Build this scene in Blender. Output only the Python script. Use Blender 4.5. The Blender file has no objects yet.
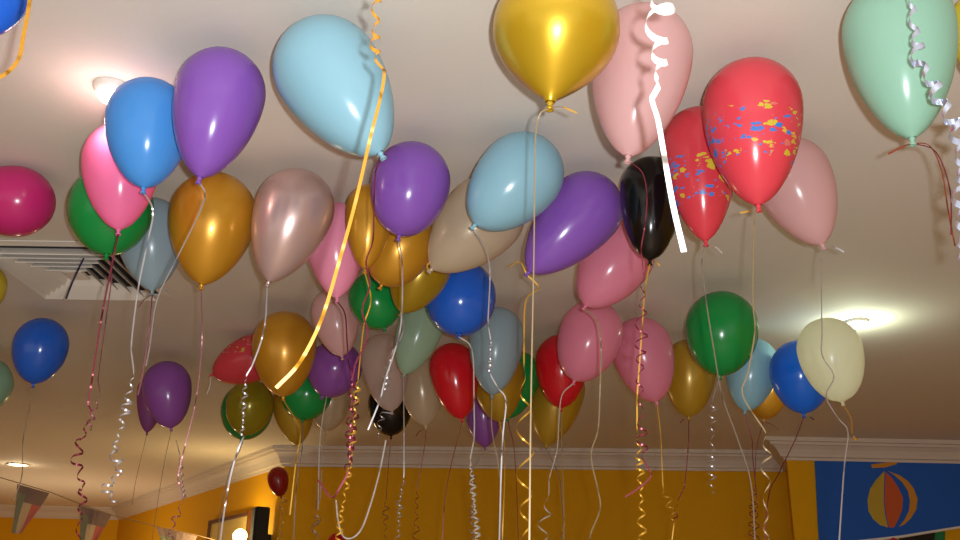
import bpy, bmesh, math, random
from mathutils import Vector, Matrix
random.seed(7)
SC = bpy.context.scene
COL = SC.collection
# ------------------------------------------------------------------ camera
PITCH, F, ROLL, EYE, CEIL = math.radians(20.3), 920.0, 0.015, 1.53, 2.70
H = CEIL - EYE
cr, sr, cp, sp = math.cos(ROLL), math.sin(ROLL), math.cos(PITCH), math.sin(PITCH)
CAM = Vector((0, 0, EYE))
def ray(px, py):
    """direction of a picture point, unit camera depth"""
    dx, dy = (px - 480) / F, (py - 270) / F
    u, v = dx * cr + dy * sr, -dx * sr + dy * cr
    return Vector((u, cp + v * sp, sp - v * cp))
def at_depth(px, py, Y):            # point on the upright plane y = Y
    d = ray(px, py); return CAM + d * (Y / d.y)
def at_height(px, py, z=CEIL):
    d = ray(px, py); return CAM + d * ((z - EYE) / d.z)
cd = bpy.data.cameras.new('camera'); cam = bpy.data.objects.new('camera', cd); COL.objects.link(cam)
cd.sensor_width = 36; cd.lens = F / 960 * 36; cd.clip_start = .02
O0, OX, OY = ray(480, 270), ray(481, 270), ray(480, 269)
X, Y_, Z = (OX - O0).normalized(), (OY - O0).normalized(), -O0.normalized()
cam.matrix_world = Matrix(((X.x, Y_.x, Z.x, 0), (X.y, Y_.y, Z.y, 0), (X.z, Y_.z, Z.z, EYE), (0, 0, 0, 1)))
SC.camera = cam

# ------------------------------------------------------------------ materials
def lin(c):
    return tuple(((x / 255) / 12.92 if x <= 10 else (((x / 255) + .055) / 1.055) ** 2.4) for x in c) + (1,)
def base(name):
    m = bpy.data.materials.new(name); m.use_nodes = True
    nt = m.node_tree; return m, nt, nt.nodes['Principled BSDF'], nt.nodes['Material Output']
def paint(name, col, rough=.6, metal=0, bump=0, scale=40, var=0.0, spec=.5):
    m, nt, b, out = base(name)
    b.inputs['Base Color'].default_value = lin(col); b.inputs['Roughness'].default_value = rough
    b.inputs['Metallic'].default_value = metal; b.inputs['Specular IOR Level'].default_value = spec
    if bump or var:
        n = nt.nodes.new('ShaderNodeTexNoise'); n.inputs['Scale'].default_value = scale; n.inputs['Detail'].default_value = 5
        tc = nt.nodes.new('ShaderNodeTexCoord'); nt.links.new(tc.outputs['Object'], n.inputs['Vector'])
        if bump:
            bp = nt.nodes.new('ShaderNodeBump'); bp.inputs['Strength'].default_value = bump; bp.inputs['Distance'].default_value = .01
            nt.links.new(n.outputs['Fac'], bp.inputs['Height']); nt.links.new(bp.outputs['Normal'], b.inputs['Normal'])
        if var:
            r = nt.nodes.new('ShaderNodeMixRGB'); c = lin(col)
            r.inputs[1].default_value = c; r.inputs[2].default_value = tuple(x * (1 - var) for x in c[:3]) + (1,)
            nt.links.new(n.outputs['Fac'], r.inputs[0]); nt.links.new(r.outputs[0], b.inputs['Base Color'])
    return m
def glow(name, col, power):
    m, nt, b, out = base(name)
    b.inputs['Base Color'].default_value = lin(col); b.inputs['Emission Color'].default_value = lin(col)
    b.inputs['Emission Strength'].default_value = power
    return m
def latex(name, col, rough=.2, metal=0, trans=.22, clear=0.0, splat=False):
    m, nt, b, out = base(name); N, L = nt.nodes, nt.links
    c = lin(col)
    b.inputs['Base Color'].default_value = c; b.inputs['Roughness'].default_value = rough
    b.inputs['Metallic'].default_value = metal; b.inputs['Specular IOR Level'].default_value = .45
    b.inputs['Coat Weight'].default_value = .25 if metal else 0.1; b.inputs['Coat Roughness'].default_value = .12
    t = N.new('ShaderNodeBsdfTranslucent'); t.inputs['Color'].default_value = c
    if splat:
        tc = N.new('ShaderNodeTexCoord'); last = None
        mp = N.new('ShaderNodeMapping'); mp.inputs['Scale'].default_value = (1, 1, 1.9)
        L.new(tc.outputs['Object'], mp.inputs['Vector'])
        nz = N.new('ShaderNodeTexNoise'); nz.inputs['Scale'].default_value = 60
        L.new(mp.outputs[0], nz.inputs['Vector'])
        ad = N.new('ShaderNodeMixRGB'); ad.blend_type = 'ADD'; ad.inputs[0].default_value = .03
        L.new(mp.outputs[0], ad.inputs[1]); L.new(nz.outputs['Color'], ad.inputs[2])
        vo = N.new('ShaderNodeTexVoronoi'); vo.inputs['Scale'].default_value = 46; L.new(ad.outputs[0], vo.inputs['Vector'])
        sep = N.new('ShaderNodeSeparateColor'); L.new(vo.outputs['Color'], sep.inputs[0])
        # size of each fleck from its own random value
        th = N.new('ShaderNodeMath'); th.operation = 'MULTIPLY_ADD'; th.inputs[1].default_value = .42; th.inputs[2].default_value = .12
        L.new(sep.outputs[0], th.inputs[0])
        lt = N.new('ShaderNodeMath'); lt.operation = 'LESS_THAN'; L.new(vo.outputs['Distance'], lt.inputs[0]); L.new(th.outputs[0], lt.inputs[1])
        # flecks gather in a band about the waist
        sx = N.new('ShaderNodeSeparateXYZ'); L.new(tc.outputs['Object'], sx.inputs[0])
        bd = N.new('ShaderNodeMapRange'); bd.inputs[1].default_value = .05; bd.inputs[2].default_value = .10; L.new(sx.outputs[2], bd.inputs[0])
        be = N.new('ShaderNodeMapRange'); be.inputs[1].default_value = .215; be.inputs[2].default_value = .17; L.new(sx.outputs[2], be.inputs[0])
        n2 = N.new('ShaderNodeTexNoise'); n2.inputs['Scale'].default_value = 9; L.new(tc.outputs['Object'], n2.inputs['Vector'])
        m1 = N.new('ShaderNodeMath'); m1.operation = 'MULTIPLY'; L.new(bd.outputs[0], m1.inputs[0]); L.new(be.outputs[0], m1.inputs[1])
        m2 = N.new('ShaderNodeMath'); m2.operation = 'MULTIPLY'; L.new(m1.outputs[0], m2.inputs[0]); L.new(n2.outputs['Fac'], m2.inputs[1])
        g = N.new('ShaderNodeMath'); g.operation = 'GREATER_THAN'; g.inputs[1].default_value = .32; L.new(m2.outputs[0], g.inputs[0])
        m3 = N.new('ShaderNodeMath'); m3.operation = 'MULTIPLY'; L.new(lt.outputs[0], m3.inputs[0]); L.new(g.outputs[0], m3.inputs[1])
        # blue on one side, yellow on the other, by patches
        sd = N.new('ShaderNodeMath'); sd.operation = 'MULTIPLY_ADD'; sd.inputs[1].default_value = 5.5; L.new(sx.outputs[0], sd.inputs[0])
        L.new(sep.outputs[1], sd.inputs[2])
        rp = N.new('ShaderNodeValToRGB'); rp.color_ramp.interpolation = 'CONSTANT'
        e = rp.color_ramp.elements; e[0].color = lin((70, 130, 215)); e[1].position = .55; e[1].color = lin((215, 190, 60))
        q = e.new(.98); q.color = lin((225, 120, 110))
        L.new(sd.outputs[0], rp.inputs[0])
        mx = N.new('ShaderNodeMixRGB'); mx.inputs[1].default_value = c; L.new(rp.outputs[0], mx.inputs[2]); L.new(m3.outputs[0], mx.inputs[0])
        L.new(mx.outputs[0], b.inputs['Base Color']); L.new(mx.outputs[0], t.inputs['Color'])
    mix = N.new('ShaderNodeMixShader'); mix.inputs[0].default_value = trans
    L.new(b.outputs[0], mix.inputs[1]); L.new(t.outputs[0], mix.inputs[2]); last = mix
    if clear:
        tr = N.new('ShaderNodeBsdfTransparent'); tr.inputs['Color'].default_value = tuple(min(1, x * .5 + .5) for x in c[:3]) + (1,)
        lw = N.new('ShaderNodeLayerWeight'); lw.inputs['Blend'].default_value = .35     # thin rubber: denser seen edge-on
        mr = N.new('ShaderNodeMapRange'); mr.inputs[3].default_value = clear; mr.inputs[4].default_value = 0
        L.new(lw.outputs['Facing'], mr.inputs[0])
        mm = N.new('ShaderNodeMixShader'); L.new(mr.outputs[0], mm.inputs[0]); L.new(mix.outputs[0], mm.inputs[1]); L.new(tr.outputs[0], mm.inputs[2]); last = mm
    L.new(last.outputs[0], out.inputs['Surface'])
    return m
LAT = dict(
    gold=latex('gold_pearl_latex', (208, 170, 38), .3, .5, .1),
    amber=latex('amber_pearl_latex', (218, 158, 44), .3, .35, .15),
    olive=latex('olive_gold_latex', (205, 170, 40), .28, .3, .2, .35),
    mustard=latex('mustard_latex', (200, 160, 45), .3, .2, .2, .15),
    clearolive=latex('clear_olive_latex', (190, 170, 40), .2, .2, .2, .5),
    skyblue=latex('pale_blue_latex', (150, 200, 220), .22, 0, .2),
    sky=latex('bright_sky_blue_latex', (88, 170, 246), .2, 0, .3),
    grayblue=latex('grey_blue_latex', (168, 194, 208), .25, 0, .25, .25),
    blue=latex('royal_blue_latex', (35, 100, 215), .16, 0, .1),
    brightblue=latex('bright_blue_latex', (30, 118, 240), .16, 0, .2),
    purple=latex('purple_latex', (140, 90, 190), .2, 0, .15),
    violet=latex('dim_violet_latex', (150, 85, 175), .2, 0, .15),
    mauve=latex('mauve_latex', (150, 80, 150), .2, 0, .2, .15),
    blush=latex('blush_clear_latex', (235, 190, 190), .2, 0, .25, .3),
    dust=latex('dusty_clear_latex', (222, 200, 190), .22, 0, .25, .5),
    pink=latex('pink_latex', (255, 162, 196), .2, 0, .25),
    rose=latex('clear_rose_latex', (244, 152, 180), .2, 0, .25, .2),
    hotpink=latex('hot_pink_latex', (255, 135, 190), .2, 0, .35),
    magenta=latex('magenta_latex', (205, 45, 120), .22, 0, .2),
    red=latex('red_latex', (215, 25, 40), .18, 0, .15),
    splatter=latex('splattered_red_latex', (228, 72, 86), .2, 0, .15, 0, True),
    coral=latex('speckled_red_latex', (218, 66, 78), .2, 0, .15, .1, True),
    green=latex('green_latex', (22, 150, 70), .2, 0, .15),
    mint=latex('mint_latex', (158, 206, 184), .22, 0, .25, .1),
    paleg=latex('pale_green_clear_latex', (175, 205, 180), .22, 0, .25, .35),
    cream=latex('cream_latex', (252, 252, 232), .25, 0, .55),
    beige=latex('beige_clear_latex', (225, 208, 180), .25, .1, .25, .4),
    silver=latex('silver_pearl_latex', (206, 176, 170), .28, .45, .1),
    black=latex('black_latex', (12, 12, 14), .16, 0, 0),
    darkred=latex('dark_red_latex', (150, 20, 20), .3, 0, .1),
    yellow=latex('yellow_latex', (220, 200, 60), .22, 0, .25),
)
RB = dict(
    gold=paint('gold_foil_ribbon', (215, 165, 55), .3, .4), silver=paint('silver_foil_ribbon', (175, 170, 172), .3, .6),
    white=paint('white_ribbon', (185, 178, 168), .5), snow=paint('pure_white_ribbon', (235, 232, 230), .5), beige=paint('beige_satin_ribbon', (146, 126, 92), .45, .2),
    wine=paint('burgundy_foil_ribbon', (110, 32, 48), .3, .5), pink=paint('pink_foil_ribbon', (140, 86, 92), .3, .5),
    orange=paint('orange_gold_ribbon', (188, 132, 34), .45, .2), navy=paint('navy_ribbon', (25, 28, 70), .4, .1),
    holo=paint('iridescent_silver_ribbon', (200, 210, 235), .2, .8), grey=paint('grey_satin_ribbon', (130, 118, 105), .4, .3),
    rust=paint('rust_satin_ribbon', (125, 55, 35), .4, .2))
M_ceil = paint('ceiling_white_paint', (226, 219, 208), .8, 0, .05, 60, .03, .2)
M_corn = paint('cornice_white_paint', (214, 202, 190), .6, 0, 0, 30, .03)
M_wall = paint('yellow_wall_paint', (226, 166, 12), .75, 0, .08, 50, .08, .2)
M_floor = paint('floor_tile', (190, 165, 135), .5, 0, 0, 3, .15)
M_white = paint('white_enamel', (228, 222, 212), .5)
M_dark = paint('dark_duct', (40, 38, 38), .8)
M_black = paint('black_plastic', (14, 13, 13), .5)
M_cone = paint('grey_speaker_cloth', (30, 30, 32), .9, 0, .3, 300)
M_brown = paint('brown_wood', (105, 62, 22), .5, 0, .1, 20, .3)
M_board = paint('glossy_cream_board', (235, 205, 120), .25)
M_blue = paint('blue_banner_cloth', (26, 92, 190), .8, 0, .1, 90, .08)
M_yel = paint('banner_yellow_print', (190, 160, 50), .8)
M_ora = paint('banner_orange_print', (200, 90, 40), .8)
M_gol = paint('banner_gold_print', (205, 140, 40), .8)
M_red = paint('flag_red_cloth', (185, 35, 60), .8)
M_grn = paint('flag_green_cloth', (30, 120, 70), .8)

# ------------------------------------------------------------------ helpers
def mesh_obj(name, verts, faces, mat, parent=None, smooth=False, loc=(0, 0, 0)):
    me = bpy.data.meshes.new(name); me.from_pydata([tuple(v) for v in verts], [], faces); me.update()
    if smooth: me.polygons.foreach_set('use_smooth', [True] * len(me.polygons))
    o = bpy.data.objects.new(name, me); COL.objects.link(o)
    for mm in (mat if isinstance(mat, list) else [mat]): me.materials.append(mm)
    o.location = loc
    if parent: o.parent = parent
    return o
def bm_obj(name, bm, mat, parent=None, smooth=False, loc=(0, 0, 0)):
    me = bpy.data.meshes.new(name); bm.normal_update(); bm.to_mesh(me); bm.free()
    if smooth: me.polygons.foreach_set('use_smooth', [True] * len(me.polygons))
    o = bpy.data.objects.new(name, me); COL.objects.link(o); me.materials.append(mat); o.location = loc
    if parent: o.parent = parent
    return o
def empty(name, loc, label, cat, group=None):
    o = bpy.data.objects.new(name, None); COL.objects.link(o); o.location = loc; o.empty_display_size = .05
    tag(o, label, cat, group); return o
def tag(o, label, cat, group=None):
    o['label'] = label; o['category'] = cat
    if group: o['group'] = group
def struct(o): o['kind'] = 'structure'; return o
def prism(name, poly, z0, z1, mat, parent=None):
    n = len(poly); v = [(x, y, z0) for x, y in poly] + [(x, y, z1) for x, y in poly]
    f = [tuple(range(n))[::-1], tuple(range(n, 2 * n))] + [(i, (i + 1) % n, (i + 1) % n + n, i + n) for i in range(n)]
    return mesh_obj(name, v, f, mat, parent)
def add_box(bm, c, s, rot=None):
    r = bmesh.ops.create_cube(bm, size=1)['verts']
    for v in r:
        p = Vector((v.co.x * s[0], v.co.y * s[1], v.co.z * s[2]))
        if rot: p = rot @ p
        v.co = p + Vector(c)
def add_lathe(bm, prof, origin, axis, seg=32, close=True):
    axis = axis.normalized(); a = axis.orthogonal().normalized(); b = axis.cross(a)
    rings = []
    for (r, x) in prof:
        if r < 1e-6: rings.append([bm.verts.new(origin + axis * x)])
        else: rings.append([bm.verts.new(origin + axis * x + (a * math.cos(2 * math.pi * i / seg) + b * math.sin(2 * math.pi * i / seg)) * r) for i in range(seg)])
    for A, B in zip(rings, rings[1:]):
        for i in range(seg):
            j = (i + 1) % seg
            if len(A) == 1 and len(B) == 1: continue
            if len(A) == 1: bm.faces.new((A[0], B[j], B[i]))
            elif len(B) == 1: bm.faces.new((A[i], A[j], B[0]))
            else: bm.faces.new((A[i], A[j], B[j], B[i]))
def tube(name, pts, r, mat, parent=None, loc=(0, 0, 0)):
    cu = bpy.data.curves.new(name, 'CURVE'); cu.dimensions = '3D'; cu.bevel_depth = r; cu.bevel_resolution = 2
    s = cu.splines.new('POLY'); s.points.add(len(pts) - 1)
    for i, p in enumerate(pts): s.points[i].co = tuple(p) + (1,)
    tmp = bpy.data.objects.new(name, cu); COL.objects.link(tmp)
    dg = bpy.context.evaluated_depsgraph_get(); me = bpy.data.meshes.new_from_object(tmp.evaluated_get(dg))
    bpy.data.objects.remove(tmp); me.materials.clear(); me.materials.append(mat)
    o = bpy.data.objects.new(name, me); COL.objects.link(o); o.location = loc
    if parent: o.parent = parent
    return o

# ------------------------------------------------------------------ room
BL, BR = (-1.50, 7.24), (2.36, 7.12)        # back wall
NL, NR = (2.19, 6.56), (4.60, 6.64)         # nearer stretch on the right
DL = (-4.60, 12.25)                         # far end of the slanting left wall
FL = (-8.2, 11.9)
T = .15
struct(prism('floor', [(-8.4, -4), (4.8, -4), (4.8, 7.4), (-1.5, 7.4), (-4.6, 12.5), (-8.4, 12.5)], -.1, 0, M_floor))
struct(prism('ceiling', [(-8.4, -4), (4.8, -4), (4.8, 7.4), (-1.3, 7.5), (-4.5, 12.6), (-8.4, 12.5)], CEIL, CEIL + .12, M_ceil))
struct(prism('wall_back', [BL, BR, (BR[0], BR[1] + T), (BL[0] + .08, BL[1] + T)], 0, CEIL, M_wall))
struct(prism('wall_left', [DL, BL, (BL[0] + .14, BL[1] + .1), (DL[0] + .14, DL[1] + .1)], 0, CEIL, M_wall))
struct(prism('wall_far', [FL, DL, (DL[0], DL[1] + T), (FL[0], FL[1] + T)], 0, CEIL, M_wall))
struct(prism('wall_front', [NL, NR, (NR[0], NR[1] + T), (BR[0] + .02, NL[1] + T), (BR[0] + .02, BR[1]), (BR[0] - .0, BR[1])], 0, CEIL, M_wall))
struct(prism('wall_right', [(4.6, -4), (4.75, -4), (4.75, 6.8), (4.6, 6.8)], 0, CEIL, M_wall))
struct(prism('wall_west', [(-8.35, -4), (-8.2, -4), (-8.2, 12.2), (-8.35, 12.2)], 0, CEIL, M_wall))
CORN = [(0, .145), (.018, .145), (.022, .128), (.04, .122), (.046, .105), (.062, .075), (.085, .052), (.1, .046), (.106, .03), (.125, .026), (.13, 0), (0, 0)]
def cornice(name, path):
    n = len(path); P = [Vector(p) for p in path]; v, f = [], []
    for i in range(n):
        d0 = (P[i] - P[i - 1]).normalized() if i else None
        d1 = (P[i + 1] - P[i]).normalized() if i < n - 1 else None
        n0 = Vector((d0.y, -d0.x)) if d0 else None; n1 = Vector((d1.y, -d1.x)) if d1 else None
        if n0 and n1: m = (n0 + n1).normalized(); m = m / max(.3, m.dot(n0))
        else: m = n0 or n1
        for (o, dz) in CORN: v.append((P[i].x + m.x * o, P[i].y + m.y * o, CEIL - dz))
    k = len(CORN)
    for i in range(n - 1):
        for j in range(k):
            q = (j + 1) % k; f.append((i * k + j, i * k + q, (i + 1) * k + q, (i + 1) * k + j))
    f.append(tuple(range(k))); f.append(tuple(range((n - 1) * k, n * k))[::-1])
    return struct(mesh_obj(name, v, f, M_corn))
cornice('trim_1', [FL, DL, BL, BR])
cornice('trim_2', [BR, NL, NR])

# ------------------------------------------------------------------ ceiling vent
vx, vy, vw, vd = -1.50, 3.22, .52, .58
vt = empty('ceiling_vent', (vx, vy, CEIL), 'white square louvred air vent set in the ceiling above the small dark blue balloon', 'air vent')
def sq_ring(bm, a, b, z0, z1):      # sloping square louvre from half-size a (z0) to b (z1)
    A = [(-a * vw / 2, -a * vd / 2), (a * vw / 2, -a * vd / 2), (a * vw / 2, a * vd / 2), (-a * vw / 2, a * vd / 2)]
    B = [(-b * vw / 2, -b * vd / 2), (b * vw / 2, -b * vd / 2), (b * vw / 2, b * vd / 2), (-b * vw / 2, b * vd / 2)]
    va = [bm.verts.new((x, y, z0)) for x, y in A]; vb = [bm.verts.new((x, y, z1)) for x, y in B]
    vc = [bm.verts.new((x, y, z0 + .004)) for x, y in A]; ve = [bm.verts.new((x, y, z1 + .004)) for x, y in B]
    for i in range(4):
        j = (i + 1) % 4
        bm.faces.new((va[i], va[j], vb[j], vb[i])); bm.faces.new((vc[j], vc[i], ve[i], ve[j]))
        bm.faces.new((va[j], va[i], vc[i], vc[j])); bm.faces.new((vb[i], vb[j], ve[j], ve[i]))
bm = bmesh.new(); add_box(bm, (0, 0, -.002), (vw * .9, vd * .9, .004)); bm_obj('duct_backing', bm, M_dark, vt)
bm = bmesh.new(); sq_ring(bm, 1.0, .88, -.006, -.010)
bm_obj('frame', bm, M_white, vt)
for k, s in enumerate((.80, .66, .52, .38, .24)):
    bm = bmesh.new(); sq_ring(bm, s + .05, s - .045, -.038, -.006); bm_obj('louvre', bm, M_white, vt)
bm = bmesh.new(); add_box(bm, (0, 0, -.022), (vw * .14, vd * .14, .01)); bm_obj('centre_plate', bm, M_white, vt)

# ------------------------------------------------------------------ lamps
def downlight(px, py, label, R, drop, col, watt, em, lcol):
    p = at_height(px, py, CEIL - drop * .6); c = Vector((p.x, p.y, CEIL))
    t = empty('ceiling_light', c, label, 'ceiling light', 'round lamps in the ceiling')
    bm = bmesh.new(); add_lathe(bm, [(R * .98, 0), (R, -.004), (R * .96, -.012), (R * .80, -drop * .55), (R * .74, -drop * .55), (R * .72, -.004)], Vector(), Vector((0, 0, 1)), 40)
    bm_obj('trim_ring', bm, M_white, t, True)
    bm = bmesh.new(); add_lathe(bm, [(R * .72, -.004), (R * .70, -drop * .6), (R * .55, -drop * .85), (R * .3, -drop * .97), (0, -drop)], Vector(), Vector((0, 0, 1)), 32)
    bm_obj('bulb', bm, glow('bulb_glow_' + str(int(px)), col, em), t, True)
    ld = bpy.data.lights.new('lamp', 'POINT'); ld.energy = watt; ld.color = lcol; ld.shadow_soft_size = .03
    lo = bpy.data.objects.new('lamp', ld); COL.objects.link(lo); lo.location = c + Vector((0, 0, -drop - .06))
downlight(110, 96, 'lit round ceiling lamp with white rim glowing pinkish behind the sky blue balloon', .042, .045, (255, 235, 215), .9, 8, (1, .66, .6))
downlight(857, 325, 'bright white ceiling lamp shining beside the cream balloon', .05, .03, (245, 255, 225), 3.5, 8, (.86, 1, .74))
downlight(18, 465, 'small warm lit ceiling lamp far back above the bunting at the left', .10, .015, (255, 225, 160), 1.2, 8, (1, .8, .5))

# ------------------------------------------------------------------ balloons
class Bal: pass
BALS = []
def shape(key, crown, knot, w, mat, label, blunt, scale, ribbons, lmin, tails):
    b = Bal(); b.__dict__.update(key=key, mat=mat, label=label, blunt=blunt, ribbons=ribbons, tails=tails, fixed=scale, knotpx=knot)
    R = w / 2 / F; cx, cy = crown; kx, ky = knot
    a = math.hypot(kx - cx, ky - cy) / F; ux, uy = (kx - cx) / (a * F), (ky - cy) / (a * F)
    x0 = R * 1.04; blunt = .1 if key == '1' else min(.95, blunt + .2)
    hx, hy = cx + ux * x0 * F, cy + uy * x0 * F
    app = max(a - x0, R * .9)
    dep = max(.33 * max(0, uy) * app, 0)
    need = lmin * 2 * R - x0
    if math.hypot(app, dep) < need: dep = math.sqrt(max(0, need * need - app * app))
    Cc = ray(hx, hy); K = ray(kx, ky) * (1 - dep)
    ax = (K - Cc); b.ell = ax.length / R + 1.04; ax.normalize()
    b.blunt = blunt; b.R = R; b.C = Cc; b.ax = ax; b.K = K
    b.prof = []
    n1, n2 = 14, 18; xw = 1.04
    for i in range(n1 + 1):
        t = i / n1 * math.pi / 2; b.prof.append((math.sin(t), xw * (1 - math.cos(t))))
    Lt = b.ell - xw - .05
    for i in range(1, n2 + 1):
        u = i / n2
        r = (1 - blunt) * math.cos(u * math.pi / 2) + blunt * math.sqrt(max(0, 1 - u * u))
        b.prof.append((max(r, .075), xw + Lt * u))
    b.sph = [(b.C + b.ax * ((x - 1.04) * R), r * R) for r, x in b.prof[4::3]]
    top = max((c.z + r) for c, r in b.sph)
    b.smax = (H - .004) / top
    b.s = min(scale, b.smax) if scale else b.smax
    return b

def project(v):
    """picture point of a point given from the eye"""
    k = -v.dot(Z); return 480 + F * v.dot(X) / k, 270 - F * v.dot(Y_) / k
def B(key, crown, knot, w, mat, label, blunt=.35, scale=None, ribbons=(), lmin=1.16, tails=()):
    """crown, knot and width describe the balloon's outline as seen from the eye; the solid is fitted to it"""
    a = math.hypot(knot[0] - crown[0], knot[1] - crown[1]); ux, uy = (knot[0] - crown[0]) / a, (knot[1] - crown[1]) / a
    c, k, ww = list(crown), list(knot), w
    for it in range(5):
        b = shape(key, tuple(c), tuple(k), ww, mat, label, blunt, scale, ribbons, lmin, tails)
        if it == 4: break
        p = b.ax.orthogonal().normalized(); q = b.ax.cross(p); U, V = [], []
        for r, x in b.prof:
            for n in range(16):
                m = n * math.pi / 8
                px, py = project(b.C + b.ax * ((x - 1.04) * b.R) + (p * math.cos(m) + q * math.sin(m)) * r * b.R)
                px -= crown[0]; py -= crown[1]
                U.append(px * ux + py * uy); V.append(-px * uy + py * ux)
        du = -min(U); dv = -(min(V) + max(V)) / 2
        c[0] += du * ux - dv * uy; c[1] += du * uy + dv * ux
        k[0] += -dv * uy * .5; k[1] += dv * ux * .5
        ww *= w / (max(V) - min(V))
    b.knotpx = knot
    BALS.append(b)

FLASH, AMB = 125, .74
WARM_FILL = [(-4.2, 9.6, 35)]  # added warm fill without a fixture: x, y, watts
# crown, knot and width as seen; the list runs from front to back
B('1', (562, -38), (550, 105), 127, 'gold', 'large shiny gold balloon cut off at the top centre', .35, ribbons=[('beige', 4, [(548, 108), (539, 116), (535, 150), (534, 250), (531, 400), (529, 580)], 0, 1)], tails=[('gold', 6, [(552, 106), (562, 107), (577, 113)], 0, 1)])
B('8', (893, -26), (913, 140), 117, 'mint', 'large pale green balloon at the top right behind an iridescent curling ribbon', .45, ribbons=[('rust', 5, [(917, 144), (930, 146), (942, 172), (948, 210), (955, 246)], 0, 1), ('wine', 4, [(917, 144), (936, 152), (950, 190), (951, 235)], 0, 1)], tails=[('rust', 6, [(913, 142), (902, 147), (888, 154)], 0, 1)])
B('9', (974, -6), (972, 78), 48, 'yellow', 'yellow-green balloon just showing at the right edge, top corner')
B('10', (-2, -54), (-8, 36), 78, 'blue', 'blue balloon cut off in the top left corner beside a gold ribbon', ribbons=[('pink', 6, [(-16, 38), (-14, 60), (-20, 120)], 0, 1)])
B('2', (296, 22), (381, 155), 106, 'skyblue', 'large pale blue balloon tilted, behind the hanging gold ribbon at upper left', .55, ribbons=[('wine', 5, [(380, 158), (376, 170), (374, 200), (373, 240), (366, 262), (370, 285), (362, 310), (368, 335), (355, 365), (352, 380), (350, 470, 'c'), (334, 498), (318, 480)], 5, 13)])
B('5', (750, 57), (759, 207), 101, 'splatter', 'red balloon splattered with blue and yellow paint flecks', .5, ribbons=[('beige', 5, [(757, 210), (754, 222), (753, 300), (755, 330), (748, 372), (742, 392), (752, 412), (766, 432), (766, 590, 'c')], 5, 26)], tails=[('gold', 6, [(757, 209), (750, 211), (740, 213)], 0, 1)])
B('3', (650, 2), (628, 158), 100, 'blush', 'large pale pink see-through balloon right of the large gold one', .5, ribbons=[('wine', 4, [(630, 162), (642, 172), (647, 195), (645, 225), (641, 250), (643, 268), (643, 290, 'c'), (640, 380, 'c'), (643, 460, 'c'), (652, 474), (640, 487), (625, 497)], 6, 21)])
B('4', (697, 106), (706, 242), 74, 'coral', 'red balloon half hidden behind the paint-splattered one', .5, ribbons=[('grey', 5, [(704, 246), (702, 260), (706, 300), (714, 350), (722, 395), (738, 440), (752, 490), (756, 590)], 0, 1)], tails=[('white', 6, [(706, 243), (714, 246), (722, 253)], 0, 1)])
B('6', (776, 140), (823, 246), 80, 'blush', 'pale pink balloon right of the splattered red one, leaning', .5, ribbons=[('silver', 5, [(820, 250), (821, 262), (822, 330), (822, 355), (834, 376), (826, 396), (838, 418), (848, 432), (844, 470), (836, 590)], 0, 1)], tails=[('silver', 6, [(826, 247), (834, 247), (844, 252)], 0, 1)])
B('18', (231, 48), (199, 179), 92, 'purple', 'large purple balloon overlapping the sky blue one at upper left', .5, ribbons=[('silver', 5, [(199, 182), (205, 195), (196, 220), (175, 262), (157, 300), (150, 345), (146, 366)], 0, 1)])
B('17', (151, 77), (143, 189), 87, 'sky', 'bright sky blue balloon beside the ceiling lamp at upper left', .6, ribbons=[('silver', 5, [(143, 192), (153, 211), (147, 245), (138, 290), (131, 350), (134, 372), (124, 420, 'c'), (113, 452, 'c'), (122, 470, 'c'), (106, 488, 'c'), (116, 504, 'c')], 5, 13)])
B('16', (122, 122), (118, 231), 79, 'hotpink', 'bright pink balloon behind the sky blue one, lit by the ceiling lamp', .5, ribbons=[('wine', 6, [(118, 234), (114, 255), (102, 315), (92, 380), (88, 404), (92, 412), (82, 440, 'c'), (76, 458, 'c'), (84, 490, 'c'), (70, 590, 'c')], 5, 17)], tails=[('pink', 5, [(118, 232), (108, 230), (97, 230)], 0, 1)])
B('11', (56, 204), (-42, 197), 71, 'magenta', 'magenta balloon lying sideways at the left edge above the air vent', .6)
B('7', (652, 156), (650, 261), 62, 'black', 'black balloon hanging under the large pale pink one in the centre', .7, ribbons=[('gold', 5, [(650, 264), (645, 290), (642, 330), (637, 400), (637, 430), (641, 480, 'c'), (643, 590, 'c')], 4, 13)], tails=[('gold', 5, [(650, 262), (655, 261), (660, 266)], 0, 1)])
B('27', (551, 142), (474, 226), 84, 'skyblue', 'pale blue balloon tilted left, behind the beige ribbon in the centre', .7, ribbons=[('silver', 4.5, [(478, 229), (486, 250), (490, 275), (488, 325), (491, 340), (490, 374, 'c'), (498, 388), (506, 402), (502, 450), (498, 590)], 3, 8)])
B('28', (611, 180), (528, 273), 76, 'purple', 'purple balloon tilted left, between the pale blue and black ones', .5, ribbons=[('gold', 6, [(528, 276), (539, 288), (526, 300), (524, 340), (524, 365), (526, 590, 'c')], 8, 38)], tails=[('gold', 5, [(527, 274), (520, 262), (509, 267)], 0, 1)])
B('25', (420, 142), (399, 237), 78, 'purple', 'purple balloon upright in the middle, above the gold cluster', .8, ribbons=[('silver', 5, [(400, 240), (402, 262), (402, 310), (398, 340), (385, 380), (380, 400), (368, 430)], 0, 1)])
B('22', (308, 170), (268, 283), 80, 'silver', 'pearly silver balloon between the amber and pink ones at left', .4, ribbons=[('silver', 5, [(268, 287), (264, 330), (252, 366), (246, 376), (242, 440, 'c'), (236, 455), (226, 500), (214, 590)], 3, 9)])
B('21', (220, 172), (201, 286), 88, 'amber', 'amber gold balloon directly under the large purple one at left', .45, ribbons=[('pink', 4, [(203, 290), (202, 340), (196, 400), (184, 450), (178, 480), (184, 500), (172, 525, 'c'), (164, 590, 'c')], 3, 13)])
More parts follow.
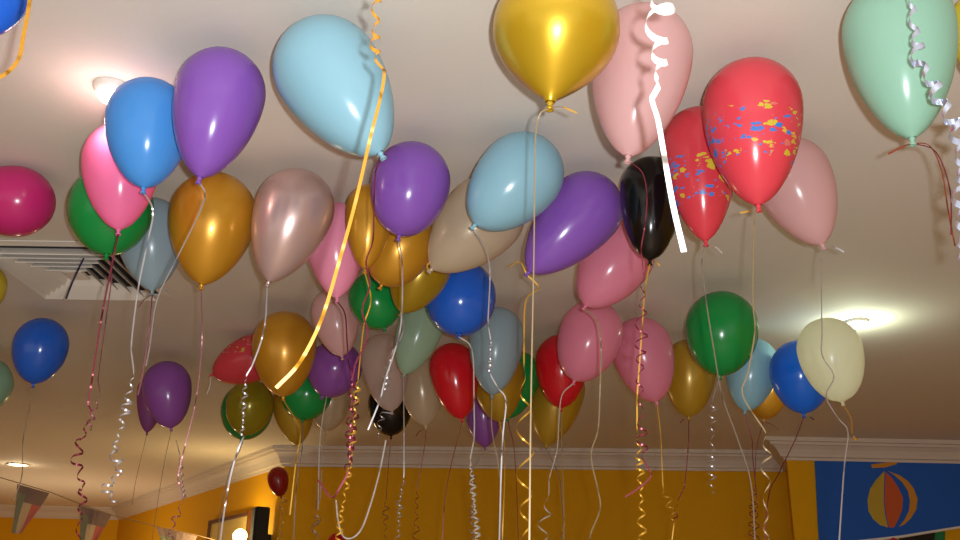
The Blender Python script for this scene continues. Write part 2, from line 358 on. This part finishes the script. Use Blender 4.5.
B('26', (514, 186), (431, 270), 80, 'beige', 'beige see-through balloon lying behind the tilted pale blue one', .5, tails=[('gold', 5, [(432, 269), (427, 266), (430, 262)], 0, 1)])
B('29', (640, 226), (585, 307), 69, 'rose', 'pink balloon tilted under the purple one, upper of the central pinks', .6, ribbons=[('beige', 5, [(586, 310), (597, 320), (601, 345), (600, 390), (598, 430), (591, 455), (598, 490), (600, 510), (589, 540), (584, 590)], 0, 1)])
B('24', (372, 184), (365, 270), 48, 'amber', 'narrow amber balloon squeezed between the pink one and the upright purple one', .5, ribbons=[('gold', 5, [(364, 273), (371, 300), (364, 325), (360, 360), (358, 380), (352, 450, 'c'), (348, 480, 'c'), (340, 520, 'c'), (338, 590, 'c')], 3.5, 11)])
B('24b', (417, 212), (381, 286), 66, 'amber', 'amber gold balloon hanging just under the upright purple one', .75)
B('19', (114, 166), (106, 256), 88, 'green', 'dark green balloon behind the bright pink one at left', .6, ribbons=[('pink', 5, [(107, 259), (112, 272), (106, 320), (98, 380), (100, 392), (88, 430, 'c')], 3, 12)])
B('20', (150, 197), (152, 292), 70, 'grayblue', 'grey-blue balloon behind the green one beside the air vent', .4, ribbons=[('pink', 5, [(150, 296), (149, 330), (143, 372), (138, 395)], 0, 1)], tails=[('pink', 5, [(151, 293), (144, 300), (138, 308)], 0, 1)])
B('39', (434, 241), (401, 313), 58, 'olive', 'olive gold see-through balloon under the amber one in the centre', .5, ribbons=[('silver', 5, [(402, 316), (404, 328), (398, 344), (392, 352), (384, 396, 'c')], 3, 8)])
B('23', (335, 202), (337, 299), 62, 'pink', 'pink balloon right of the pearly silver one at left', .45, ribbons=[('wine', 5, [(337, 302), (345, 314), (347, 340), (349, 365), (356, 390), (352, 455, 'c'), (345, 470, 'c')], 4, 12)])
B('38', (462, 260), (459, 335), 71, 'blue', 'royal blue balloon in the centre under the beige one', .75, ribbons=[('white', 5, [(466, 338), (472, 350), (474, 400), (474, 440), (470, 460), (476, 520, 'c'), (482, 590, 'c')], 3, 7)])
B('40', (368, 272), (384, 328), 54, 'green', 'green balloon tucked under the amber one left of centre', .8)
B('32', (724, 291), (720, 377), 73, 'green', 'bright green balloon under the splattered red one at right', .75, ribbons=[('silver', 4, [(718, 381), (713, 398), (712, 494, 'c')], 4, 12)])
B('15', (46, 318), (33, 385), 57, 'blue', 'small dark blue balloon below the air vent at left', .7, ribbons=[('beige', 4, [(34, 388), (29, 410), (23, 440), (22, 475), (14, 500)], 0, 1)])
B('13', (-16, 262), (-22, 320), 52, 'yellow', 'pale yellow balloon just showing at the left edge beside the air vent')
B('14', (-13, 356), (-22, 418), 62, 'mint', 'pale green balloon just showing at the left edge below the dark blue one')
B('37', (822, 318), (843, 403), 66, 'cream', 'cream white balloon beside the bright ceiling lamp at right', .85, ribbons=[('gold', 5, [(847, 406), (852, 420), (852, 434), (857, 441, 'c')], 3, 6)])
B('36', (798, 340), (804, 415), 62, 'brightblue', 'bright blue balloon behind the cream one at right', .7, ribbons=[('wine', 4, [(803, 418), (795, 440), (778, 475), (768, 500), (762, 590)], 0, 1)], tails=[('navy', 5, [(804, 416), (810, 417), (814, 420)], 0, 1)])
B('30', (603, 302), (574, 382), 64, 'rose', 'pink see-through balloon below the tilted pink one, lower of the central pinks', .75, ribbons=[('white', 4, [(573, 385), (562, 395), (559, 420), (557, 450), (549, 480), (549, 495), (544, 520, 'c'), (541, 590, 'c')], 5, 22)])
B('31', (633, 318), (657, 403), 61, 'rose', 'pink balloon behind the burgundy and gold curls, right of the central pinks', .65, ribbons=[('gold', 4, [(659, 406), (661, 440), (663, 488), (672, 510, 'c'), (674, 524, 'c'), (666, 590)], 4, 12)])
B('47', (285, 311), (283, 398), 64, 'amber', 'amber balloon in front of the sideways red one at lower left', .6, ribbons=[('gold', 4, [(284, 400), (300, 430), (296, 460), (290, 515)], 0, 1)])
B('41', (430, 298), (404, 375), 46, 'paleg', 'pale green see-through balloon left of the royal blue one', .6, ribbons=[('silver', 4, [(404, 378), (404, 430), (404, 478), (400, 500, 'c'), (396, 590, 'c')], 3, 8)])
B('42', (499, 307), (492, 396), 55, 'grayblue', 'grey-blue balloon behind the silver curl under the royal blue one', .6, ribbons=[('beige', 4, [(491, 399), (492, 430), (500, 480), (503, 590)], 0, 1)])
B('34', (757, 338), (745, 412), 53, 'skyblue', 'small pale blue balloon behind the bright green one at right', .6, ribbons=[('wine', 4, [(746, 415), (752, 440), (753, 460), (757, 500), (755, 590, 'c')], 3, 10)])
B('33', (690, 339), (689, 418), 53, 'mustard', 'mustard gold balloon left of the bright green one', .65, ribbons=[('wine', 4, [(689, 421), (688, 450), (684, 488), (678, 500), (674, 525, 'c'), (668, 590)], 3, 12)], tails=[('wine', 4, [(689, 419), (684, 419), (680, 423)], 0, 1)])
B('44', (331, 288), (342, 357), 47, 'blush', 'pale pink see-through balloon under the pink one at left centre', .6)
B('45', (346, 342), (322, 397), 54, 'violet', 'violet balloon left of centre, right of the amber one', .6, ribbons=[('white', 4, [(339, 358), (332, 375), (326, 400), (320, 440), (318, 510)], 0, 1)])
B('48', (276, 348), (212, 375), 47, 'coral', 'red balloon lying sideways behind the amber one at lower left', .6, tails=[('white', 5, [(211, 376), (210, 385), (207, 394)], 0, 1)])
B('46', (310, 366), (303, 420), 51, 'green', 'green balloon lower left between the amber and violet ones', .7, ribbons=[('grey', 4, [(303, 423), (302, 450), (296, 490), (292, 590)], 0, 1)])
B('53', (380, 334), (392, 412), 47, 'dust', 'whitish see-through balloon in front of the small black one', .7, ribbons=[('silver', 4, [(391, 414), (382, 412), (378, 440, 'c')], 4, 9)])
B('43', (449, 343), (462, 420), 48, 'red', 'glossy red balloon under the royal blue one in the centre', .65, ribbons=[('rust', 4, [(462, 423), (450, 470), (444, 510), (440, 590)], 0, 1)])
B('61', (164, 361), (171, 429), 50, 'violet', 'small violet balloon alone at lower left right of the silver curl', .7, ribbons=[('beige', 3, [(168, 432), (163, 470), (152, 540), (146, 590)], 0, 1)])
B('62', (154, 375), (147, 433), 30, 'mauve', 'mauve balloon half hidden behind the small violet one at lower left', .5, ribbons=[('beige', 3, [(146, 436), (136, 480), (132, 505)], 0, 1)])
B('59', (562, 334), (561, 409), 52, 'red', 'red balloon behind the lower pink one right of centre', .7, ribbons=[('beige', 4, [(561, 412), (562, 450), (564, 520), (562, 590)], 0, 1)])
B('49', (254, 380), (244, 436), 47, 'clearolive', 'small olive see-through balloon with highlights under the sideways red one', .75, ribbons=[('silver', 5, [(244, 439), (239, 452), (230, 470), (221, 510), (212, 590)], 0, 1)])
B('35', (767, 372), (764, 420), 42, 'amber', 'small amber balloon mostly hidden behind the bright blue and pale blue ones', .7, ribbons=[('wine', 4, [(764, 423), (756, 450), (755, 480), (752, 520, 'c'), (752, 590, 'c')], 3, 9)], tails=[('wine', 4, [(765, 421), (773, 425), (779, 430)], 0, 1)])
B('56', (497, 348), (500, 423), 52, 'mustard', 'mustard balloon showing below the grey-blue one in the centre', .6, ribbons=[('gold', 4, [(500, 426), (505, 460), (500, 590)], 0, 1)])
B('55', (418, 356), (426, 427), 44, 'beige', 'beige see-through balloon left of the glossy red one', .7, ribbons=[('rust', 4, [(426, 430), (424, 450), (417, 490), (415, 590, 'c')], 3, 10)], tails=[('rust', 4, [(425, 428), (420, 431), (416, 436)], 0, 1)])
B('54', (390, 380), (391, 437), 45, 'black', 'small black balloon low in the cluster left of centre', .75, ribbons=[('rust', 4, [(391, 440), (388, 470), (386, 500), (384, 590, 'c')], 3, 9)])
B('57', (524, 352), (508, 419), 44, 'green', 'green balloon mostly hidden behind the gold curl in the centre', .6, ribbons=[('rust', 4, [(509, 422), (515, 460), (520, 590)], 0, 1)])
B('50', (252, 383), (241, 441), 52, 'green', 'green balloon rimming the small olive one from behind', .75)
B('51', (291, 380), (298, 446), 42, 'mustard', 'mustard balloon hanging behind the amber and green ones at lower left', .5, ribbons=[('gold', 4, [(298, 449), (294, 480), (289, 515)], 0, 1)])
B('60', (564, 362), (546, 446), 54, 'mustard', 'mustard gold balloon behind the red one right of centre', .5, ribbons=[('grey', 4, [(549, 449), (560, 480), (563, 520), (562, 590, 'c')], 2, 10)])
B('52', (334, 378), (326, 432), 40, 'beige', 'faint beige balloon behind the violet and green ones', .6, ribbons=[('grey', 4, [(326, 435), (318, 480), (316, 510), (314, 590, 'c')], 3, 14)])
B('58', (482, 389), (485, 448), 37, 'violet', 'small violet balloon low in the centre beneath the mustard one', .6, ribbons=[('silver', 4, [(474, 452), (473, 470), (472, 530, 'c'), (480, 590, 'c')], 3, 7)])
B('63', (276, 467), (281, 497), 21, 'darkred', 'tiny dark red balloon near the yellow wall above the loudspeaker', .8, scale=6.6, ribbons=[('silver', 4, [(288, 462), (285, 470), (277, 590, 'c')], 3, 9)])
B('64', (338, 533), (334, 560), 19, 'red', 'tiny red balloon at the bottom edge below the curled ribbons', .8, scale=6.3)

LOOSE = [
 (('snow', 7, [(656, -40), (658, -10), (660, 84, 'c'), (652, 98), (658, 120), (665, 160), (673, 205), (684, 252)], 20, 38), .95, 'broad white curling ribbon hanging close in front of the pale pink and red balloons'),
 (('orange', 4.3, [(376, -40), (377, -10), (375, 60, 'c'), (384, 70), (381, 95), (371, 135), (356, 200), (341, 255), (322, 318), (300, 362), (276, 388)], 9, 25), 1.05, 'long gold ribbon hanging from the top across the large pale blue balloon'),
 (('orange', 6, [(33, -40), (29, 5), (23, 38), (19, 58), (8, 72), (-10, 82), (-25, 88)], 0, 1), 1.05, 'gold ribbon hanging at the top left corner beside the blue balloon'),
 (('holo', 8, [(900, -40), (910, -2), (920, 60, 'c'), (942, 100, 'c'), (958, 130, 'c'), (963, 190, 'c'), (963, 262, 'c')], 10, 27), 1.25, 'iridescent silver curling ribbon hanging in front of the pale green balloon at top right'),
 (('navy', 6, [(84, 258), (78, 270), (70, 288), (66, 299)], 0, 1), 2.9, 'short dark navy ribbon end hanging below the air vent'),
 (('snow', 6, [(386, 440), (380, 470), (372, 500), (362, 528), (352, 538), (343, 536), (338, 520), (336, 500)], 0, 1), 3.9, 'glossy white ribbon hanging in a long loop at the bottom left of centre'),
 (('silver', 4, [(176, 440), (180, 455), (184, 500, 'c')], 2, 6), 4.4, 'thin silver curl hanging beside the pink one at lower left'),
 (('silver', 4, [(322, 470), (320, 500), (318, 505), (310, 590, 'c')], 4, 15), 4.6, 'loose silver spiral at the bottom left of the white loop'),
]


MARG = 1.02
def separate():
    for it in range(400):
        moved = False
        for i in range(len(BALS)):
            for j in range(i + 1, len(BALS)):
                A, D = BALS[i], BALS[j]         # A listed first = in front
                if (A.C * A.s - D.C * D.s).length > 1.2 * (A.R * A.s * A.ell + D.R * D.s * D.ell): continue
                worst = 0
                for ca, ra in A.sph:
                    for cb, rb in D.sph:
                        g = (ca * A.s - cb * D.s).length - (ra * A.s + rb * D.s) * MARG
                        if g < worst: worst = g
                if worst < -.001 and A.s > .85 * A.smax:
                    A.s *= .994; moved = True
        if not moved: break
    return it
separate()

def ribbon(spec, knot_pt, Yd, parent, origin, name='ribbon'):
    """spec = (material, width_mm, pts, curl_radius_px, pitch_px); a point (x, y, 'c') ends a curled stretch"""
    mat, wmm, pts, rpx, pitch = spec
    W = []
    for i, p in enumerate(pts):
        if i == 0 and knot_pt is not None: W.append(knot_pt.copy())
        else: W.append(at_depth(p[0], p[1], Yd))
    # centre line and frame samples
    C = []; ph = random.random() * 6; tw = random.random() * 6; half = wmm / 2000 * (min(1.0, .62 + .25 * max(0, Yd - 1.8)) if parent else 1)
    px = Yd / F
    for i in range(len(W) - 1):
        a, b = W[i], W[i + 1]; curl = len(pts[i + 1]) > 2
        Lp = (b - a).length; d = (b - a).normalized()
        prev = W[i - 1] if i else a - (b - a); nxt = W[i + 2] if i + 2 < len(W) else b + (b - a)
        if curl:
            turns = max(1, Lp / (pitch * px)); n = int(turns * 14)
            first = not (len(pts[i]) > 2)
            u = d.cross(Vector((0, 1, 0))).normalized(); v = d.cross(u)
            for k in range(n + 1):
                t = k / n; R = rpx * px * (min(1, t * turns / .8) if first else 1)
                R *= (1 if (i + 2 < len(pts) and len(pts[i + 2]) > 2) or i + 2 >= len(pts) else min(1, (1 - t) * turns / .7)); R *= .8 + .35 * math.sin(t * turns * 1.3 + ph)
                an = ph + t * turns * 2 * math.pi * (1 + .06 * math.sin(t * 9))
                rad = u * math.cos(an) + v * math.sin(an)
                C.append((a.lerp(b, t) + rad * R, (d + rad * .25).normalized(), 1.35))
            ph = an
        else:
            n = max(4, int(Lp / .02))
            for k in range(n + 1):
                t = k / n
                q = .5 * ((2 * a) + (b - prev) * t + (2 * prev - 5 * a + 4 * b - nxt) * t * t + (3 * a - prev - 3 * b + nxt) * t ** 3)
                if (not first_straight(pts, i)): q = a.lerp(b, t)
                an = tw + Lp * t * 3.0
                s = Vector((1, 0, 0)) - d * d.x
                if s.length < .1: s = Vector((0, 1, 0)) - d * d.y
                s.normalize(); o = s.cross(d)
                side = (s * math.cos(.4 * math.sin(an)) + o * math.sin(.4 * math.sin(an)))
                C.append((q, side, 1.0))
            tw = an
    # ease the ribbon from flat into curl and back
    S = [list(c) for c in C]
    for i in range(1, len(S)):
        if S[i][1].dot(S[i - 1][1]) < 0: S[i][1] = -S[i][1]
    for _ in range(3):
        T2 = [x[:] for x in S]
        for i in range(1, len(S) - 1):
            T2[i][1] = (S[i - 1][1] + S[i][1] * 1.5 + S[i + 1][1]).normalized()
            T2[i][2] = (S[i - 1][2] + S[i][2] + S[i + 1][2]) / 3
            if C[i][2] != C[max(0, i - 3)][2] or C[i][2] != C[min(len(C) - 1, i + 3)][2]: T2[i][0] = (S[i - 1][0] + S[i][0] + S[i + 1][0]) / 3
        S = T2
    C = S
    v, f = [], []
    for c, s, wd_ in C:
        s = s * wd_
        v += [c - s * half - origin, c + s * half - origin]
    for i in range(len(C) - 1): f.append((2 * i, 2 * i + 1, 2 * i + 3, 2 * i + 2))
    return mesh_obj(name, v, f, RB[mat], parent, True)
def first_straight(pts, i):
    return not (len(pts[i]) > 2) and not (i + 2 < len(pts) and len(pts[i + 2]) > 2)

GRP = 'party balloons floating up against the ceiling'
for b in BALS:
    K = CAM + b.K * b.s; R = b.R * b.s; C = CAM + b.C * b.s
    root = empty('balloon', K, b.label, 'balloon', GRP)
    up = -b.ax
    crown = C + up * (1.04 * R)
    bm = bmesh.new(); add_lathe(bm, [(r * R, x * R) for r, x in b.prof], crown - K, b.ax, 56)
    bmesh.ops.recalc_face_normals(bm, faces=bm.faces)
    bm_obj('body', bm, LAT[b.mat], root, True)
    r0 = max(.005, R * .05)
    kp = [(R * .075, -R * .10), (r0 * .8, -R * .06), (r0 * 1.15, -R * .03), (r0 * 1.2, -.002), (r0 * .75, .002), (r0 * .8, .004), (r0 * 1.25, .008), (r0 * 1.35, .0105), (r0 * 1.1, .010), (0, .006)]
    bm = bmesh.new(); add_lathe(bm, kp, Vector(), b.ax, 20); bmesh.ops.recalc_face_normals(bm, faces=bm.faces)
    bm_obj('knot', bm, LAT[b.mat], root, True)
    Kt = K + b.ax * .006
    for sp_ in b.ribbons: ribbon(sp_, Kt, Kt.y, root, K)
    for sp_ in b.tails: ribbon(sp_, Kt, Kt.y - .01, root, K, 'ribbon_tail')

# ------------------------------------------------------------------ ribbons hanging in from balloons above the frame
for spec, Yd, label in LOOSE:
    o0 = at_depth(spec[2][0][0], spec[2][0][1], Yd)
    o = ribbon(spec, None, Yd, None, o0, 'curling_ribbon'); o.location = o0
    tag(o, label, 'ribbon', 'loose curling ribbons hanging among the balloons')

# ------------------------------------------------------------------ bunting at the left
bt = empty('bunting', at_depth(-40, 462, 6.2), 'string of small striped green, cream and pink triangular flags at the lower left', 'bunting')
o0 = bt.location.copy()
def bpt(x, y):                       # depth grows to the right towards the slanting wall
    return at_depth(x, y, 6.2 + (x + 40) / 275 * 1.5)
line = [bpt(x, y) - o0 for x, y in ((-40, 462), (0, 477.5), (50, 492), (80, 504), (112, 515), (155, 526), (200, 536), (232, 545))]
tube('string', line, .003, paint('string_grey', (150, 125, 90), .8), bt)
M_fg, M_fc, M_fp, M_fv = paint('flag_grey_green', (140, 140, 110), .8), paint('flag_cream', (205, 180, 145), .8), paint('flag_pink', (205, 110, 95), .8), paint('flag_mauve_band', (140, 115, 105), .8)
for (a, b_, c, d) in (((17, 484), (49, 493), (22, 534), (12, 533)), ((79, 505), (111, 515), (90, 553), (80, 556)), ((156, 527), (197, 536), (180, 575), (172, 576))):
    A, Bq, Cq, Dq = [bpt(*q) - o0 for q in (a, b_, c, d)]
    v, f, mi = [], [], []
    cols = 6; rows = 6
    for r in range(rows + 1):
        for q in range(cols + 1):
            s, t = q / cols, r / rows
            p = A.lerp(Bq, s).lerp(Dq.lerp(Cq, s), t); p.y += .012 * math.sin(s * 7 + t * 4); v.append(p)
    for r in range(rows):
        for q in range(cols):
            i = r * (cols + 1) + q; f.append((i, i + 1, i + cols + 2, i + cols + 1))
            mi.append(3 if (r == 0 or (r == 1 and q > 1)) else (0 if q < 2 else (1 if q < 4 else 2)))
    o = mesh_obj('pennant', v, f, [M_fg, M_fc, M_fp, M_fv], bt)
    for pl, k in zip(o.data.polygons, mi): pl.material_index = k

# ------------------------------------------------------------------ things on the slanting wall
wd = (Vector((BL[0], BL[1], 0)) - Vector((DL[0], DL[1], 0))).normalized(); wn = Vector((wd.y, -wd.x, 0))   # into the room
def on_diag(px, py, off=.0):
    d = ray(px, py); P0 = Vector((BL[0], BL[1], 0)) + wn * off
    t = (P0 - CAM).dot(wn) / d.dot(wn); return CAM + d * t
rot = Matrix((wd, -wn, Vector((0, 0, 1)))).transposed()
pA, pB = on_diag(212, 524, .02), on_diag(252, 512, .02)
wid = (pB - pA).length; topz = (pA.z + pB.z) / 2; c = (pA + pB) / 2
fb = empty('framed_board', Vector((c.x, c.y, topz - .55)), 'brown framed glossy board on the yellow wall lit by a lamp at lower left', 'framed board')
bm = bmesh.new(); add_box(bm, (0, 0, 0), (wid, .02, 1.1), rot); bm_obj('panel', bm, M_board, fb)
bm = bmesh.new()
for (dx, dz, sx, sz) in ((-wid / 2, 0, .03, 1.13), (wid / 2, 0, .03, 1.13), (0, .55, wid, .03), (0, -.55, wid, .03)):
    add_box(bm, rot @ Vector((dx, -.012, dz)), (sx, .04, sz), rot)
bm_obj('frame', bm, M_brown, fb)
lp = on_diag(240, 536, .16)
wl = empty('wall_lamp', lp, 'glowing warm round wall lamp in front of the framed board at lower left', 'lamp')
bm = bmesh.new(); bmesh.ops.create_icosphere(bm, subdivisions=3, radius=.055); bm_obj('bulb', bm, glow('wall_bulb_glow', (255, 235, 150), 9), wl, True)
bm = bmesh.new(); add_lathe(bm, [(.02, -.05), (.03, -.055), (.03, -.1), (.012, -.11), (0, -.11)], Vector(), Vector((0, 0, 1)), 20); bm_obj('socket', bm, M_brown, wl, True)
tube('arm', [Vector((0, 0, -.1)), -wn * .07 + Vector((0, 0, -.12)), -wn * .13 + Vector((0, 0, -.1))], .008, M_brown, wl)
ld = bpy.data.lights.new('wall_lamp_light', 'POINT'); ld.energy = 9; ld.color = (1, .75, .35); ld.shadow_soft_size = .05
lo = bpy.data.objects.new('wall_lamp_light', ld); COL.objects.link(lo); lo.location = lp + wn * .1
sc_ = on_diag(262, 507, .10)
sk = empty('loudspeaker', Vector((sc_.x, sc_.y, sc_.z - .25)), 'black upright loudspeaker on the yellow wall beside the framed board', 'loudspeaker')
bm = bmesh.new(); add_box(bm, (0, 0, 0), (.085, .11, .5), rot); bmesh.ops.bevel(bm, geom=bm.edges[:], offset=.008, segments=2, affect='EDGES'); bm_obj('cabinet', bm, M_black, sk)
bm = bmesh.new(); add_box(bm, rot @ Vector((0, -.059, 0)), (.07, .01, .47), rot); bm_obj('grille', bm, M_cone, sk)
bm = bmesh.new(); add_box(bm, rot @ Vector((0, .07, 0)), (.04, .04, .1), rot); bm_obj('bracket', bm, M_black, sk)

# ------------------------------------------------------------------ banner on the right
nd = (Vector((NR[0], NR[1], 0)) - Vector((NL[0], NL[1], 0))).normalized(); nn = Vector((nd.y, -nd.x, 0))
def on_near(px, py, off=0.0):
    d = ray(px, py); P0 = Vector((NL[0], NL[1], 0)) + nn * off
    t = (P0 - CAM).dot(nn) / d.dot(nn); return CAM + d * t
bn = empty('banner', on_near(900, 500, .01), 'blue cloth banner with a printed yellow and orange ball hanging under the right cornice', 'banner')
def sheet(name, pts, off, mat, parent, th=.003):
    P = [on_near(x, y, off) - parent.location for x, y in pts]; n = len(P)
    Q = [p + nn * th for p in P]
    f = [tuple(range(n, 2 * n)), tuple(range(n))[::-1]] + [(i, (i + 1) % n, (i + 1) % n + n, i + n) for i in range(n)]
    return mesh_obj(name, P + Q, f, mat, parent)
sheet('cloth', [(814, 452), (1010, 455), (1010, 519), (960, 526), (900, 535.5), (850, 541), (819, 546)], .006, M_blue, bn, .006)
sheet('hem', [(819, 546), (850, 541), (900, 535.5), (960, 526), (1010, 519), (1010, 521.5), (960, 528.2), (900, 538), (850, 543.5), (819, 549)], .012, M_white, bn, .006)
def arc(cx, cy, rx, ry, a0, a1, n=14):
    return [(cx + rx * math.cos(math.radians(a0 + (a1 - a0) * i / n)), cy + ry * math.sin(math.radians(a0 + (a1 - a0) * i / n))) for i in range(n + 1)]
sheet('printed_yellow_wedge', [(884.5, 471)] + [(876, 480), (870, 489), (867.5, 500), (868.5, 511), (873, 519), (880, 525), (888, 527.5)] + [(885, 515), (883.5, 500), (884, 485)], .0125, M_yel, bn, .001)
sheet('printed_orange_wedge', [(885.5, 472), (892, 478), (898, 487), (903, 498), (902, 510), (898, 520), (894, 527.5), (889, 527.5), (886, 515), (884.5, 500), (885, 485)], .0125, M_ora, bn, .001)
sheet('printed_gold_crescent', [(888, 471), (899, 475), (908, 481), (914, 489), (917.5, 499), (916, 510), (911, 518), (905, 524), (899, 527), (905, 519), (909, 511), (910, 501), (908, 491), (902, 482), (894, 475)], .0125, M_gol, bn, .001)
sheet('printed_yellow_cap', [(871, 464.5), (897, 461), (897, 464), (885, 467.5), (872, 468)], .0125, M_gol, bn, .001)
for k, (poly, mat, lab) in enumerate((([(883, 543), (893, 537.5), (897, 539), (897, 560), (884, 560)], M_red, 'red cloth flag just under the white hem of the blue banner'),
                         ([(899, 538.5), (935, 532.5), (932, 560), (899, 560)], M_black, 'black cloth flag hanging between the red and green flags under the banner'),
                         ([(933, 533), (945, 531), (944, 560), (936, 560)], M_grn, 'green cloth flag at the right end under the blue banner'))):
    fl = empty('cloth_flag', on_near(*poly[0], .02), lab, 'flag', 'cloth flags under the banner')
    sheet('cloth', poly, .02, mat, fl, .004)

# ------------------------------------------------------------------ light
def point(name, loc, watt, col, size):
    ld = bpy.data.lights.new(name, 'POINT'); ld.energy = watt; ld.color = col; ld.shadow_soft_size = size
    o = bpy.data.objects.new(name, ld); COL.objects.link(o); o.location = loc; return o
point('camera_flash', CAM + X * .05 + Y_ * .012 + Vector((0, -.02, 0)), FLASH, (.93, .97, 1), .012)
w = bpy.data.worlds.new('world'); SC.world = w; w.use_nodes = True
w.node_tree.nodes['Background'].inputs[0].default_value = (1, .91, .84, 1); w.node_tree.nodes['Background'].inputs[1].default_value = AMB
for (x, y, e) in WARM_FILL:
    point('warm_fill', (x, y, 1.2), e, (1, .78, .5), .15)  # unseen fill light added to brighten the far left end
SC.view_settings.view_transform = 'Standard'; SC.view_settings.look = 'None'; SC.view_settings.gamma = 1
SC.view_settings.use_curve_mapping = False; SC.view_settings.exposure = 0.2
try:
    SC.cycles.use_denoising = True; SC.cycles.max_bounces = 10; SC.cycles.transparent_max_bounces = 24; SC.cycles.sample_clamp_indirect = 5
except Exception: pass
